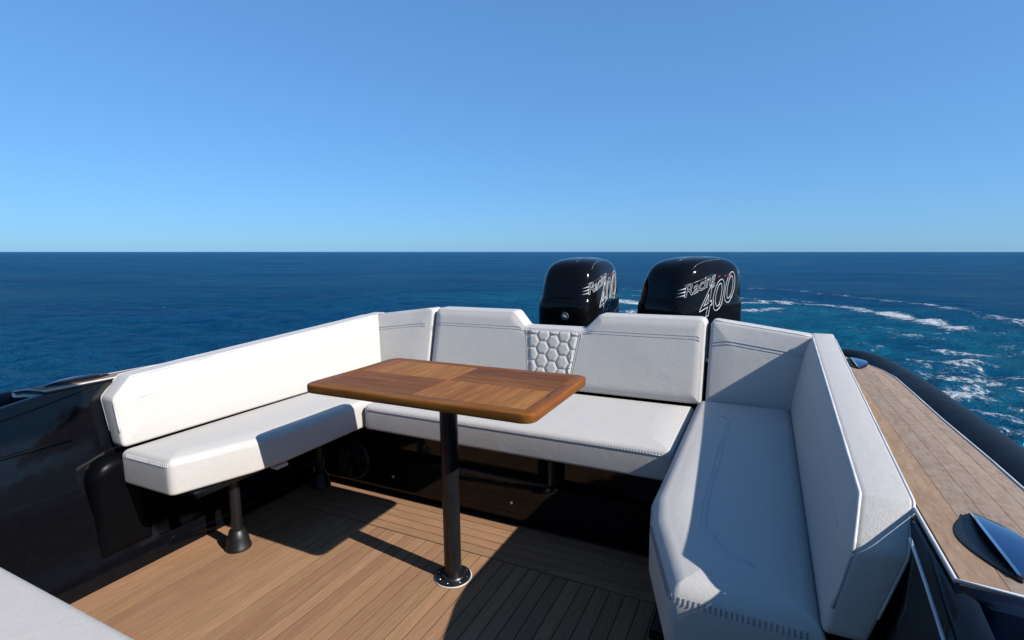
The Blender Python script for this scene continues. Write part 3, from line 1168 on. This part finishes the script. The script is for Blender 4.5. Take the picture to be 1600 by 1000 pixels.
xi, y0i, y1i = TX - BW, TY0 + BW, TY1 - BW
ym = (y0i + y1i) / 2
for qx in (0, 1):
    for qy in (0, 1):
        ax0, ax1 = (-xi, 0) if qx == 0 else (0, xi)
        ay0, ay1 = (y0i, ym) if qy == 0 else (ym, y1i)
        alongx = (qx == qy)
        n = 4 if alongx else 8
        for k in range(n):
            g = .0004
            if alongx:
                yy0, yy1 = ay0 + (ay1 - ay0) * k / n, ay0 + (ay1 - ay0) * (k + 1) / n
                bx_ = (ax0 + g, ax1 - g, yy0 + g, yy1 - g)
            else:
                xx0, xx1 = ax0 + (ax1 - ax0) * k / n, ax0 + (ax1 - ax0) * (k + 1) / n
                bx_ = (xx0 + g, xx1 - g, ay0 + g, ay1 - g)
            part('plank', box(*bx_, TZ1 - .0085, TZ1 - random.uniform(0, .0003), .0006), 'table_x' if alongx else 'table_y', core, False)
part('mounting_plate', box(-.10, .10, 1.41, 1.58, TZ0 - .008, TZ0 + .002), 'blackmetal', TB, False)
part('post', lathe([(.0312, .010), (.0312, .45), (.0318, .4505), (.0318, TZ0 - .004)], (0, 1.4945, 0), 40), 'blackmetal', TB, True, None, 40)
fl = part('base_flange', lathe([(.064, .0), (.0655, .004), (.064, .009), (.046, .010), (.042, .016), (.0325, .0165)], (0, 1.4945, 0), 48), 'blackmetal', TB, True, None, 35)
part('sealing_ring', lathe([(.0690, .0005), (.0695, .0022), (.066, .0028)], (0, 1.4945, 0), 48), 'trim', TB)
for k in range(8):
    q = 2 * math.pi * k / 8 + .2
    part('screw', lathe([(.0042, .0), (.0042, .0012), (.0025, .0022)], (.0545 * math.cos(q), 1.4945 + .0545 * math.sin(q), .0094), 10), 'steel', fl)


# ================================================================== outboard engines
def sup(n, a, b, e):
    out = []
    for k in range(n):
        q = 2 * math.pi * k / n
        c, s_ = math.cos(q), math.sin(q)
        out.append((a * math.copysign(abs(c) ** (2 / e), c), b * math.copysign(abs(s_) ** (2 / e), s_)))
    return out


def text_mesh(txt, size, bevel, fill, shear):
    cu = bpy.data.curves.new('lettering', 'FONT')
    cu.body = txt
    cu.size = size
    cu.shear = shear
    cu.align_x = 'LEFT'
    cu.space_character = .98
    cu.resolution_u = 4
    cu.fill_mode = 'BOTH' if fill else 'NONE'
    cu.bevel_depth = bevel
    cu.bevel_resolution = 0
    cu.extrude = 0
    ob = bpy.data.objects.new('lettering_tmp', cu)
    COL.objects.link(ob)
    bpy.context.view_layer.update()
    dg = bpy.context.evaluated_depsgraph_get()
    me = ob.evaluated_get(dg).to_mesh()
    V = [tuple(v.co) for v in me.vertices]
    Fc = [tuple(p.vertices) for p in me.polygons]
    ob.evaluated_get(dg).to_mesh_clear()
    bpy.data.objects.remove(ob)
    bpy.data.curves.remove(cu)
    return V, Fc


TXT_NUM = text_mesh('400', .285, .0026, False, .30)
TXT_NAME = text_mesh('Racing', .115, .0014, False, .30)


def engine(x, y, yaw, label, k=1.0):
    t = thing('outboard_motor', label, 'outboard motor', (x, y, .3), 'outboard motors on the stern')
    rot = Matrix.Rotation(math.radians(yaw), 4, 'Z')
    place_ = Matrix.Translation((x, y, 0)) @ rot
    # cowl sections: height, half width, half length, forward shift, squareness
    S = [(.28, .215, .300, .01, 4.5), (.34, .240, .335, .00, 5), (.46, .258, .368, -.012, 5.5), (.60, .265, .380, -.016, 5.5), (.76, .263, .382, -.010, 5.2), (.80, .261, .381, -.007, 5.0),
         (.815, .252, .370, -.003, 4.8), (.88, .249, .366, .004, 4.8), (.97, .240, .354, .018, 4.6), (1.03, .229, .339, .028, 4.4), (1.072, .212, .316, .036, 4.1), (1.102, .184, .276, .044, 3.8), (1.122, .146, .220, .05, 3.4), (1.134, .095, .145, .055, 3.0), (1.138, .04, .06, .057, 2.5)]
    n = 64
    V, Fc = [], []
    for z, a, b_, sh, e in S:
        for p in sup(n, a * k, b_ * k, e):
            # blunt bow-side face, slightly pinched; faceted shoulder line
            py = p[1] + sh
            px = p[0] * (1 - .10 * max(0, -p[1] / b_) ** 2)
            V.append((px, py, z))
    for i in range(len(S) - 1):
        for q in range(n):
            q2 = (q + 1) % n
            Fc.append((i * n + q, i * n + q2, (i + 1) * n + q2, (i + 1) * n + q))
    Fc.append(tuple(range(n - 1, -1, -1)))
    Fc.append(tuple((len(S) - 1) * n + q for q in range(n)))
    bvh = BVHTree.FromPolygons([Vector(v) for v in V], Fc)
    loc = lambda vf: ([place_ @ Vector(v) for v in vf[0]], vf[1])
    cowl = part('cowl', loc((V, Fc)), 'cowl', t)
    mod = cowl.modifiers.new('smooth', 'SUBSURF')
    mod.levels = mod.render_levels = 1

    def on_side(u, v, lift):                 # right-hand flank
        h = bvh.ray_cast(Vector((2, u, v)), Vector((-1, 0, 0)))[0]
        return (h.x + lift, u, v) if h else (.2, u, v)

    def on_front(u, v, lift):
        h = bvh.ray_cast(Vector((u, -2, v)), Vector((0, 1, 0)))[0]
        return (u, h.y - lift, v) if h else (u, -.3, v)

    def on_top(u, v, lift):
        h = bvh.ray_cast(Vector((u, v, 3)), Vector((0, 0, -1)))[0]
        return (u, v, h.z + lift) if h else (u, v, 1.1)

    # lettering climbs towards the stern
    for nm, (tv, tf), u0, v0, slope in (('number_lettering', TXT_NUM, -.235, .675, .36), ('name_lettering', TXT_NAME, -.325, .850, .34)):
        out = []
        for p in tv:
            u = u0 + p[0] * 1.0
            v = v0 + p[1] + slope * p[0]
            out.append(on_side(u, v, .0015 + max(0, p[2]) * .6))
        part(nm, loc((out, tf)), 'print', t, False)
    # speed strokes before the name
    for q in range(3):
        part('stroke', loc(tube([on_side(-.352 + .006 * q + a_ * .040, .852 + .024 * q + a_ * .016, .001) for a_ in (0, .5, 1)], .0035, 6)), 'print', t)
    # red marks high on the flank
    for u in (.0, .075, .13):
        part('red_mark', loc(tube([on_side(u + a_ * .035, .985 + a_ * .012 + .02 * u, .001) for a_ in (0, .5, 1)], .005, 6)), 'red', t)
    # moulded creases over the shoulder, the sun's glint put into their lighter grey
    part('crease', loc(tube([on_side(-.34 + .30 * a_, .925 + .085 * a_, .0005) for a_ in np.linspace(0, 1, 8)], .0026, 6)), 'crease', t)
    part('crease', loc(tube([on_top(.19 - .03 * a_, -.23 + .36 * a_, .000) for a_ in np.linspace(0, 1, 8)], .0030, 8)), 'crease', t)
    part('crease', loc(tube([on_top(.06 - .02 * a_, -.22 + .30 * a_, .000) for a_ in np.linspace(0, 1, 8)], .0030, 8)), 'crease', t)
    part('brow', loc(tube([on_front(a_, .835 - .10 * abs(a_), .0) for a_ in np.linspace(-.19, .19, 14)], .006, 8)), 'cowl', t)
    # round emblem low on the face
    c = on_front(.035, .685, 0)
    em = part('emblem', loc(lathe([(.032, -.006), (.033, .002), (.029, .006), (.026, .004)], c, 28, 'y')), 'crease', t)
    part('emblem_centre', loc(lathe([(.026, .0), (.026, .0042), (.004, .006)], c, 24, 'y')), 'badge', em)
    part('emblem_wave', loc(tube([(c[0] - .018 + .036 * a_, c[1] - .009, c[2] + .008 * math.sin(6.28 * a_)) for a_ in np.linspace(0, 1, 9)], .0025, 6)), 'print', em)
    # lower unit
    part('midsection', loc(slab(round_poly([(-.11, -.20), (.11, -.20), (.09, .26), (-.09, .26)], .05, .05), -.55, .30, .02, .02)), 'blackmetal', t)
    part('swivel_bracket', loc(box(-.14, .14, -.42, -.19, -.12, .16, .02)), 'blackmetal', t, False)
    part('gearcase', loc(tube([(0, -.30, -.98), (0, -.2, -.98), (0, .1, -.98), (0, .34, -.98)], [.02, .07, .085, .06], 16)), 'blackmetal', t)
    part('lower_leg', loc(slab(round_poly([(-.045, -.16), (.045, -.16), (.03, .22), (-.03, .22)], .03, .05), -.98, -.5, .01, .01)), 'blackmetal', t)
    for q in range(4):
        a_ = math.pi / 2 * q + .4
        d, s_ = Vector((math.cos(a_), 0, math.sin(a_))), Vector((-math.sin(a_), 0, math.cos(a_)))
        c0 = Vector((0, .40, -.98))
        bl = [[c0 + d * r_ + s_ * w_ + Vector((0, .35 * w_, 0)) for w_ in (-wd_, 0, wd_)] for r_, wd_ in ((.03, .03), (.10, .075), (.16, .065), (.19, .02))]
        part('propeller_blade', loc(thick([[tuple(p) for p in r_] for r_ in bl], .004)), 'steel', t)
    return t


engine(-.425, 4.20, -4, 'black outboard motor nearer the left, its lettering turned away and half hidden')
engine(.462, 4.20, -31, 'black outboard motor on the right, showing its full outlined 400')
